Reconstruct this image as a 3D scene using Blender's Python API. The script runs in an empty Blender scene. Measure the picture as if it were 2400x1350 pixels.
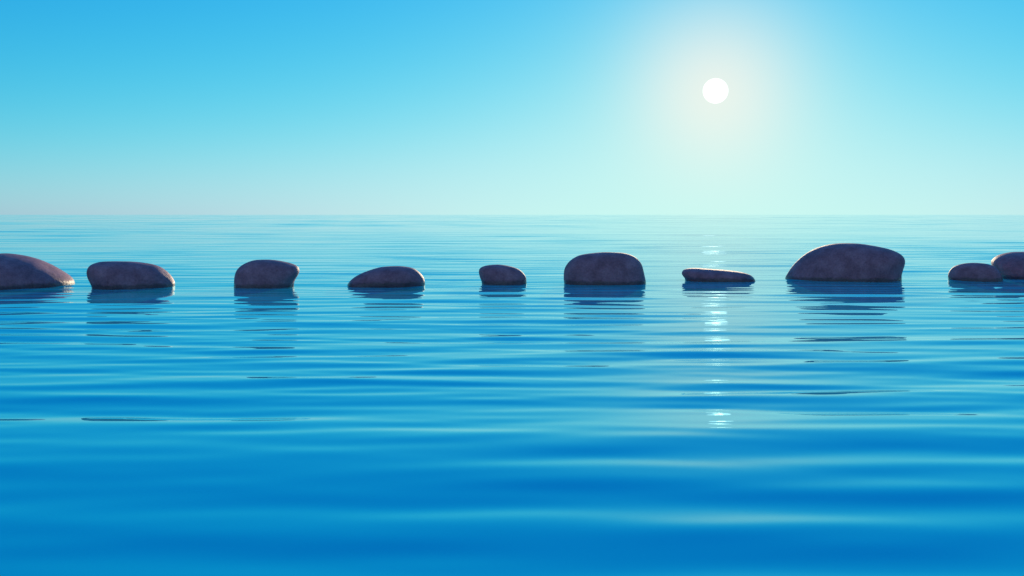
import bpy, math, random
import numpy as np
from mathutils import Vector, noise

# ------------------------------------------------------------------ camera
scene = bpy.context.scene
col = scene.collection
EYE = 0.70                      # camera height above the water, metres
LENS = 35.0
F = LENS / 36.0 * 2400.0        # focal length in units of the photograph's pixels
HORIZON = 502.0

cam_data = bpy.data.cameras.new('camera')
cam = bpy.data.objects.new('camera', cam_data)
col.objects.link(cam)
cam.location = (0, 0, EYE)
cam.rotation_euler = (math.radians(90), 0, 0)
cam_data.lens = LENS
cam_data.sensor_width = 36.0
cam_data.shift_y = -(675.0 - HORIZON) / 2400.0
cam_data.clip_start = 0.05
cam_data.clip_end = 30000
scene.camera = cam

# ------------------------------------------------------------------ light
SUN_AZ = math.atan2(1677 - 1200, F)                       # to the right of +Y
SUN_EL = math.atan2(HORIZON - 213, math.hypot(F, 477))
SUN_DIR = Vector((math.sin(SUN_AZ) * math.cos(SUN_EL), math.cos(SUN_AZ) * math.cos(SUN_EL), math.sin(SUN_EL)))

scene.view_settings.view_transform = 'Standard'
scene.view_settings.look = 'None'
scene.view_settings.exposure = 0
scene.view_settings.gamma = 1
scene.view_settings.use_curve_mapping = False
scene.cycles.use_denoising = True
scene.cycles.caustics_reflective = False
scene.cycles.caustics_refractive = False
scene.cycles.sample_clamp_direct = 1.7
scene.cycles.sample_clamp_indirect = 1.7
scene.cycles.max_bounces = 6

world = bpy.data.worlds.new('World')
scene.world = world
world.use_nodes = True
nt = world.node_tree
N, L = nt.nodes, nt.links
bg = N['Background']
STRENGTH = 0.1
bg.inputs['Strength'].default_value = STRENGTH


def math_node(op, a, b=None, c=None, clamp=False, tree=None):
    t = tree or nt
    n = t.nodes.new('ShaderNodeMath')
    n.operation = op
    n.use_clamp = clamp
    for i, v in enumerate((a, b, c)):
        if v is None:
            continue
        if isinstance(v, (int, float)):
            n.inputs[i].default_value = v
        else:
            t.links.new(v, n.inputs[i])
    return n.outputs[0]


sky = N.new('ShaderNodeTexSky')
sky.sky_type = 'NISHITA'
sky.sun_disc = False
sky.sun_elevation = SUN_EL
sky.sun_rotation = SUN_AZ
sky.altitude = 0
sky.air_density = 1.0
sky.dust_density = 0.1
sky.ozone_density = 4.0
sep = N.new('ShaderNodeSeparateColor')
L.new(sky.outputs[0], sep.inputs[0])

tc = N.new('ShaderNodeTexCoord')
nrm = N.new('ShaderNodeVectorMath'); nrm.operation = 'NORMALIZE'
L.new(tc.outputs['Generated'], nrm.inputs[0])
dot = N.new('ShaderNodeVectorMath'); dot.operation = 'DOT_PRODUCT'
L.new(nrm.outputs[0], dot.inputs[0])
dot.inputs[1].default_value = SUN_DIR
cosang = math_node('MINIMUM', math_node('MAXIMUM', dot.outputs['Value'], -1.0), 1.0)
ang = math_node('MULTIPLY', math_node('ARCCOSINE', cosang), 180 / math.pi)     # degrees from the sun
anti = math_node('MULTIPLY', math_node('SUBTRACT', 1.0, cosang), 0.5)          # 0 at the sun, 1 opposite
disc = N.new('ShaderNodeMapRange')
disc.inputs['From Min'].default_value = 0.715
disc.inputs['From Max'].default_value = 0.635
L.new(ang, disc.inputs['Value'])

# film response of the sky, channel by channel: exposure, contrast, highlight roll-off; then the forward
# scattering peak round the sun (strength, width in degrees, fall-off), the white level, warm air opposite the sun, upper air
GRADE = {'Red': (6.97, 2.43, 8.4, 1.12, 3.8, 1.6, 1.04, 0.22, 0.0),
         'Green': (5.1, 1.55, 0.55, 1.0, 4.1, 1.6, 0.965, 0.03, 0.15),
         'Blue': (4.5, 1.08, 0.82, 5.6, 14.0, 0.7, 0.905, 0.0, 0.10)}
sepz = N.new('ShaderNodeSeparateXYZ')
L.new(nrm.outputs[0], sepz.inputs[0])
height = math_node('MAXIMUM', sepz.outputs['Z'], 0.0)
comb = N.new('ShaderNodeCombineColor')
for ch, (gain, con, roll, au, width, fall, white, warm, upper) in GRADE.items():
    x = math_node('POWER', math_node('MULTIPLY', sep.outputs[ch], 0.1), con)
    x = math_node('DIVIDE', math_node('MULTIPLY', x, gain), math_node('MULTIPLY_ADD', x, roll, 1.0))
    aur = math_node('EXPONENT', math_node('MULTIPLY', math_node('POWER', math_node('MULTIPLY', ang, 1 / width), fall), -1.0))
    x = math_node('MULTIPLY_ADD', aur, au, x)
    x = math_node('MULTIPLY_ADD', math_node('POWER', anti, 3.0), warm, x)
    x = math_node('MULTIPLY_ADD', height, upper, x)                           # light scattered twice, overhead
    y = math_node('SUBTRACT', 1.0, math_node('EXPONENT', math_node('MULTIPLY', x, -1.0)))
    y = math_node('MULTIPLY', y, white)
    if ch == 'Blue':                                # the aureole itself is slightly yellow
        halo = math_node('EXPONENT', math_node('MULTIPLY', math_node('POWER', math_node('MULTIPLY', ang, 1 / 5.0), 1.6), -1.0))
        y = math_node('MULTIPLY_ADD', halo, -0.06, y)
    y = math_node('MULTIPLY_ADD', disc.outputs[0], 1.0, y)
    y = math_node('MULTIPLY', y, 1.0 / STRENGTH)
    L.new(y, comb.inputs[ch])
L.new(comb.outputs[0], bg.inputs['Color'])

sun_data = bpy.data.lights.new('sun', 'SUN')
sun_data.energy = 4.0
sun_data.angle = math.radians(0.55)
sun_data.color = (1.0, 0.76, 0.50)
sun = bpy.data.objects.new('sun', sun_data)
col.objects.link(sun)
sun.rotation_euler = SUN_DIR.to_track_quat('Z', 'Y').to_euler()
sun.location = (0, 0, 20)

# ------------------------------------------------------------------ materials


def new_material(name):
    m = bpy.data.materials.new(name)
    m.use_nodes = True
    return m, m.node_tree, m.node_tree.nodes['Principled BSDF']


water_mat, wt, wb = new_material('sea_water')
wt.nodes.remove(wb)
w_out = wt.nodes['Material Output']
w_body = wt.nodes.new('ShaderNodeBsdfDiffuse')          # light scattered back out of the turquoise water
w_body.inputs['Color'].default_value = (0.001, 0.66, 0.77, 1)
w_gloss = wt.nodes.new('ShaderNodeBsdfGlossy')          # mirror of its surface
w_gloss.inputs['Roughness'].default_value = 0.0
w_fres = wt.nodes.new('ShaderNodeFresnel')
w_fres.inputs['IOR'].default_value = 2.3
w_tint = wt.nodes.new('ShaderNodeMix'); w_tint.data_type = 'RGBA'     # turquoise face on, clear at grazing angles
w_tint.inputs['A'].default_value = (0.22, 0.97, 1.0, 1)
w_tint.inputs['B'].default_value = (0.97, 1.0, 1.0, 1)
wt.links.new(math_node('POWER', w_fres.outputs[0], 1.35, tree=wt), w_tint.inputs['Factor'])
wt.links.new(w_tint.outputs['Result'], w_gloss.inputs['Color'])
w_mix = wt.nodes.new('ShaderNodeMixShader')
wt.links.new(w_fres.outputs[0], w_mix.inputs[0])
wt.links.new(w_body.outputs[0], w_mix.inputs[1])
wt.links.new(w_gloss.outputs[0], w_mix.inputs[2])
wt.links.new(w_mix.outputs[0], w_out.inputs['Surface'])

stone_mat, st, sb = new_material('pebble_stone')
sb.inputs['Roughness'].default_value = 0.62
sb.inputs['IOR'].default_value = 1.45
tco = st.nodes.new('ShaderNodeTexCoord')
info = st.nodes.new('ShaderNodeObjectInfo')
off = st.nodes.new('ShaderNodeVectorMath'); off.operation = 'MULTIPLY_ADD'
st.links.new(info.outputs['Random'], off.inputs[0])
off.inputs[1].default_value = (37, 53, 71)
st.links.new(tco.outputs['Object'], off.inputs[2])


def stone_noise(scale, detail, rough=0.6):
    n = st.nodes.new('ShaderNodeTexNoise')
    n.inputs['Scale'].default_value = scale
    n.inputs['Detail'].default_value = detail
    n.inputs['Roughness'].default_value = rough
    st.links.new(off.outputs[0], n.inputs['Vector'])
    return n.outputs['Fac']


def ramp(tree, fac, stops):
    r = tree.nodes.new('ShaderNodeValToRGB')
    e = r.color_ramp.elements
    while len(e) < len(stops):
        e.new(0.5)
    for el, (p, c) in zip(e, stops):
        el.position = p
        el.color = (*c, 1)
    tree.links.new(fac, r.inputs['Fac'])
    return r.outputs['Color']


patch = ramp(st, stone_noise(8.0, 6, 0.65), [(0.32, (0.25, 0.103, 0.122)), (0.5, (0.36, 0.156, 0.183)), (0.70, (0.47, 0.228, 0.255))])
speck = ramp(st, stone_noise(55.0, 4, 0.7), [(0.36, (0.80, 0.79, 0.79)), (0.5, (1, 1, 1)), (0.68, (1.16, 1.15, 1.14))])
mix = st.nodes.new('ShaderNodeMix'); mix.data_type = 'RGBA'; mix.blend_type = 'MULTIPLY'
mix.inputs['Factor'].default_value = 1.0
st.links.new(patch, mix.inputs['A']); st.links.new(speck, mix.inputs['B'])
# wet, darker and glossier rim where the ripples lap the stone
sepo = st.nodes.new('ShaderNodeSeparateXYZ')
st.links.new(tco.outputs['Object'], sepo.inputs[0])
edge = math_node('MULTIPLY_ADD', stone_noise(11.0, 4, 0.6), -0.06, sepo.outputs['Z'], tree=st)
wet = st.nodes.new('ShaderNodeMapRange')
wet.inputs['From Min'].default_value = 0.012
wet.inputs['From Max'].default_value = -0.010
st.links.new(edge, wet.inputs['Value'])
damp = st.nodes.new('ShaderNodeMix'); damp.data_type = 'RGBA'; damp.blend_type = 'MULTIPLY'
st.links.new(wet.outputs[0], damp.inputs['Factor'])
st.links.new(mix.outputs['Result'], damp.inputs['A'])
damp.inputs['B'].default_value = (0.42, 0.48, 0.46, 1)
st.links.new(damp.outputs['Result'], sb.inputs['Base Color'])
st.links.new(math_node('MULTIPLY_ADD', wet.outputs[0], -0.40, 0.62, tree=st), sb.inputs['Roughness'])
hsum = math_node('MULTIPLY_ADD', stone_noise(90.0, 3, 0.6), 0.5, stone_noise(28.0, 5, 0.65), tree=st)
bump = st.nodes.new('ShaderNodeBump')
bump.inputs['Strength'].default_value = 0.5
bump.inputs['Distance'].default_value = 0.012
st.links.new(hsum, bump.inputs['Height'])
st.links.new(bump.outputs['Normal'], sb.inputs['Normal'])

# ------------------------------------------------------------------ water
SEED = 18
rng = np.random.default_rng(SEED)
WAVES = []


def add_waves(n, lo, hi, slope, spread):
    for lam in np.exp(rng.uniform(math.log(lo), math.log(hi), n)):
        th = math.radians(1.3) + math.radians(rng.normal(0, spread))
        k = 2 * math.pi / lam
        s = slope * math.sqrt(2.0 / n)
        WAVES.append((lam, slope, -k * math.sin(th), k * math.cos(th), s / k, rng.uniform(0, 2 * math.pi)))


add_waves(34, 0.21, 0.42, 0.026, 8)
add_waves(30, 0.42, 1.0, 0.019, 7)
add_waves(20, 1.1, 3.0, 0.011, 9)
add_waves(16, 3.0, 9.0, 0.005, 14)
add_waves(14, 9.0, 40.0, 0.001, 20)
add_waves(24, 0.115, 0.21, 0.011, 11)


def envelope(x, y):
    e = 1.0 + 0.30 * np.sin(0.9 * x + 0.7 * y + 1.0) * np.sin(0.35 * x - 0.50 * y + 0.3)
    e += 0.30 * np.sin(0.13 * x + 0.21 * y + 2.0)
    e += 0.25 * np.sin(0.031 * x - 0.052 * y) * np.sin(0.02 * x + 0.011 * y + 1)
    e = np.clip(e, 0.4, 1.6)
    return e


ys = [-3.0]
while ys[-1] < 9000:
    y = ys[-1]
    d = max(abs(y), 1.0)
    ys.append(y + max(0.018, 0.0031 * d if d < 1000 else 3.1 + 0.03 * (d - 1000)))
ys = np.array(ys)
tx = np.linspace(-1.45, 1.45, 401)
X = tx[None, :] * (ys[:, None] + 7.0)
Y = np.repeat(ys[:, None], len(tx), 1)
step = np.gradient(ys)[:, None]
Z = np.zeros_like(X)
for lam, slope, kx, ky, a, ph in WAVES:
    q = np.clip((lam / step - 3.0) / 3.0, 0, 1)
    if lam < 1.1:            # short ripples are weakest close in
        g = np.clip((Y[:, :1] - 1.8) / 3.2, 0, 1)
        f = np.clip((Y[:, :1] - 11) / 16, 0, 1)
        q = q * (0.90 + 0.42 * g * g * (3 - 2 * g)) * (1 - 0.5 * f * f * (3 - 2 * f))
    if lam > 1.1:            # the open water farther out is choppier than the sheltered water near by
        g = np.clip((Y[:, :1] - 10 * lam) / (20 * lam), 0, 1)
        q = q * (1 + (0.011 / slope - 1) * g * g * (3 - 2 * g))
    sel = q[:, 0] > 0
    Z[sel] += (a * q[sel]) * np.sin(kx * X[sel] + ky * Y[sel] + ph)
Z *= envelope(X, Y)
nr, nc = X.shape
co = np.stack([X, Y, Z], -1).reshape(-1, 3).astype(np.float32)
idx = np.arange(nr * nc).reshape(nr, nc)
quads = np.stack([idx[:-1, :-1], idx[:-1, 1:], idx[1:, 1:], idx[1:, :-1]], -1).reshape(-1, 4).astype(np.int32)
me = bpy.data.meshes.new('water')
me.vertices.add(len(co)); me.vertices.foreach_set('co', co.ravel())
me.loops.add(quads.size); me.loops.foreach_set('vertex_index', quads.ravel())
me.polygons.add(len(quads))
me.polygons.foreach_set('loop_start', np.arange(0, quads.size, 4, dtype=np.int32))
me.polygons.foreach_set('use_smooth', np.ones(len(quads), dtype=bool))
me.update(calc_edges=True)
me.materials.append(water_mat)
water = bpy.data.objects.new('water', me)
col.objects.link(water)
water['kind'] = 'structure'
water['label'] = 'calm blue sea with long low ripples reaching the horizon'
water['category'] = 'water'

# ------------------------------------------------------------------ stones
# outline above the water, left to right, in photograph pixels; waterline row; half depth / half width
STONES = [
    ([(-160, 675), (-152, 648), (-115, 618), (-62, 601), (0, 594), (30, 595), (60, 600), (90, 608), (110, 616), (131, 626.5),
      (151, 638), (166, 648), (175, 656), (180, 664), (181, 676)], 677.5, 0.9,
     'large dark stone cut off by the left picture edge, its right slope sunlit'),
    ([(217, 672), (213, 662), (207, 650), (204, 636), (209, 624), (220, 617), (240, 612.5), (270, 611.5), (300, 612.5),
      (330, 615), (360, 620.5), (380, 629), (396, 641), (408, 656), (412, 669)], 675.5, 0.66,
     'wide flat-topped mauve stone with undercut left end, second from the left'),
    ([(549, 678), (549, 660), (550, 646), (554, 634), (562, 625), (576, 616), (592, 610.5), (610, 608.5), (630, 608.5),
      (650, 610.6), (670, 614.4), (688, 619.6), (698, 625), (702, 633), (701, 642), (696, 650), (691.6, 658), (690, 664)],
     674, 0.70, 'rounded stone with steep left side and blunt overhanging right end, third from the left'),
    ([(815, 668), (819, 660), (830, 650), (846, 641), (866, 633.4), (884, 628), (900, 625), (920, 624), (940, 624),
      (958, 626.6), (972, 631), (984, 639), (992, 648), (996, 658), (996.6, 668)], 670.5, 0.62,
     'low wedge-shaped stone tapering to a point at its left end'),
    ([(1129, 661), (1125, 650), (1122.4, 638), (1124, 630), (1132, 624.4), (1146, 621.4), (1164, 620.4), (1182, 621.4),
      (1200, 625), (1216, 631), (1226, 639), (1232, 648), (1234, 658), (1234, 668)], 665.5, 0.75,
     'smallest stone of the row, with a rounded top, left of the tall blocky stone'),
    ([(1322, 664), (1321, 648), (1322, 634), (1326, 623), (1336, 611), (1352, 601), (1370, 595.6), (1392, 592.4),
      (1416, 591), (1440, 591.4), (1460, 592.4), (1478, 597), (1492, 605), (1502, 617), (1508, 634), (1512, 652),
      (1513.4, 663)], 667, 0.66, 'tall blocky dark stone with a broad flat top, left of the sun glitter'),
    ([(1605.6, 659), (1603.6, 652), (1599, 646), (1597.4, 640), (1601, 633.6), (1612, 630), (1630, 629), (1652, 630),
      (1680, 631.6), (1710, 634), (1736, 637.4), (1754, 642), (1765, 649), (1769.6, 656), (1769, 662)], 660, 0.62,
     'thin flat slab-like stone lying low in the sun glitter'),
    ([(1837.5, 657), (1842.5, 645), (1855, 626), (1872.5, 607.5), (1892.5, 592.5), (1915, 581), (1940, 573.8),
      (1970, 570.2), (2000, 570), (2030, 572.5), (2060, 577.5), (2087.5, 584.5), (2107.5, 593.8), (2117, 605),
      (2117.5, 617.5), (2113.8, 630), (2110, 642.5), (2110, 658)], 659.5, 0.60,
     'biggest and tallest domed stone, sloping on the left and blunt on the right'),
    ([(2221.8, 658), (2221, 647.5), (2223.8, 637.5), (2232.5, 627.5), (2247.5, 620.5), (2267.5, 617), (2287.5, 616),
      (2307.5, 617), (2325, 621), (2337.5, 630), (2345, 640), (2350, 656)], 659, 0.62,
     'small domed stone in front of the stone at the right edge of the picture'),
    ([(2342, 660), (2334, 646), (2325, 630), (2321, 616), (2327.5, 606), (2340, 598.8), (2357.5, 593.8), (2380, 591),
      (2420, 590.5), (2460, 594), (2495, 605), (2515, 625), (2520, 650), (2515, 661)], 656.3, 1.05,
     'stone cut off by the right edge of the picture, its left end sunlit'),
]


def smooth_closed(pts, n):
    p = np.array(pts, float)
    m = len(p)
    out = []
    for i in range(m):
        p0, p1, p2, p3 = p[i - 1], p[i], p[(i + 1) % m], p[(i + 2) % m]
        t = np.linspace(0, 1, 16, endpoint=False)[:, None]
        out.append(0.5 * (2 * p1 + (p2 - p0) * t + (2 * p0 - 5 * p1 + 4 * p2 - p3) * t ** 2 + (3 * p1 - p0 - 3 * p2 + p3) * t ** 3))
    q = np.concatenate(out)
    # light smoothing, then even spacing
    for _ in range(6):
        q = 0.5 * q + 0.25 * (np.roll(q, 1, 0) + np.roll(q, -1, 0))
    seg = np.linalg.norm(np.roll(q, -1, 0) - q, axis=1)
    s = np.concatenate([[0], np.cumsum(seg)])
    qq = np.vstack([q, q[:1]])
    u = np.linspace(0, s[-1], n, endpoint=False)
    return np.stack([np.interp(u, s, qq[:, 0]), np.interp(u, s, qq[:, 1])], 1)


def build_stone(seed, outline, wl, depth, label):
    d_front = EYE * F / (wl - HORIZON)
    px = np.array(outline, float)
    half_w = (px[:, 0].max() - px[:, 0].min()) / 2 / F * d_front
    half_d = half_w * depth
    yc = d_front + half_d * 0.96
    mid = (px[:, 0].min() + px[:, 0].max()) / 2
    az = math.atan2(mid - 1200, F)                  # the broad side of the stone is square to the line of sight
    x = (px[:, 0] - mid) / F * yc * math.cos(az)
    z = EYE - (px[:, 1] - HORIZON) / F * yc
    cx, top, zlow = (x.min() + x.max()) / 2, z.max(), min(z[0], z[-1])
    h = top - zlow
    w = x[-1] - x[0]
    under = [(x[-1] - 0.03 * w, zlow - 0.25 * h), (x[-1] - 0.22 * w, zlow - 0.5 * h), (x[0] + 0.5 * w, zlow - 0.60 * h),
             (x[0] + 0.22 * w, zlow - 0.5 * h), (x[0] + 0.03 * w, zlow - 0.25 * h)]
    NS, NR = 112, 45
    ol = smooth_closed(list(zip(x - cx, z)) + [(a - cx, b) for a, b in under], NS)
    c = np.array([ol[:, 0].mean() * 0.5, 0.12 * top])
    r = random.Random(seed)
    ox, oy, oz = r.uniform(0, 50), r.uniform(0, 50), r.uniform(0, 50)
    lean = r.uniform(-0.04, 0.04)
    verts, faces = [], []
    P = 2.15 if depth > 0.8 else 2.4
    rings = []
    for j in range(NR):
        a = -math.pi / 2 + math.pi * (j + 0.5) / NR
        rings.append((math.copysign(abs(math.sin(a)) ** (2 / P), math.sin(a)), math.cos(a) ** (2 / P)))
    def put(px_, py_, pz_):
        v = Vector((px_, py_, pz_))
        q = Vector((px_ * 2.2 / half_w + ox, py_ * 2.2 / half_w + oy, pz_ * 2.2 / half_w + oz))
        n = noise.noise(q) * 0.030 + noise.noise(q * 2.3) * 0.012 + noise.noise(q * 6) * 0.003
        w8 = 0.25 + 0.75 * min(1.0, abs(py_) / half_d * 1.6)      # silhouette stays as traced
        verts.append(v * (1 + n * w8))
    for sy, sc in rings:
        for a, b in ol:
            put(c[0] + (a - c[0]) * sc + lean * sy * half_w * 0.5, sy * half_d, c[1] + (b - c[1]) * sc)
    for j in range(NR - 1):
        for i in range(NS):
            i2 = (i + 1) % NS
            faces.append((j * NS + i, j * NS + i2, (j + 1) * NS + i2, (j + 1) * NS + i))
    for base, sgn in ((0, -1), ((NR - 1) * NS, 1)):
        k = len(verts)
        put(c[0] + sgn * lean * half_w * 0.5, sgn * half_d, c[1])
        for i in range(NS):
            i2 = (i + 1) % NS
            faces.append((k, base + i2, base + i) if sgn < 0 else (k, base + i, base + i2))
    m = bpy.data.meshes.new('stepping_stone')
    m.from_pydata([tuple(v) for v in verts], [], faces)
    m.update()
    import bmesh
    bm = bmesh.new(); bm.from_mesh(m)
    bmesh.ops.recalc_face_normals(bm, faces=bm.faces[:])
    for f in bm.faces:
        f.smooth = True
    bm.to_mesh(m); bm.free()
    m.materials.append(stone_mat)
    o = bpy.data.objects.new('stepping_stone', m)
    o.location = ((mid - 1200) / F * yc, yc, 0)
    o.rotation_euler = (0, 0, -az)
    col.objects.link(o)
    o['label'] = label
    o['category'] = 'stone'
    o['group'] = 'stones in a row across the water'
    return o


for i, (ol, wl, dep, lab) in enumerate(STONES):
    build_stone(100 + i, ol, wl, dep, lab)
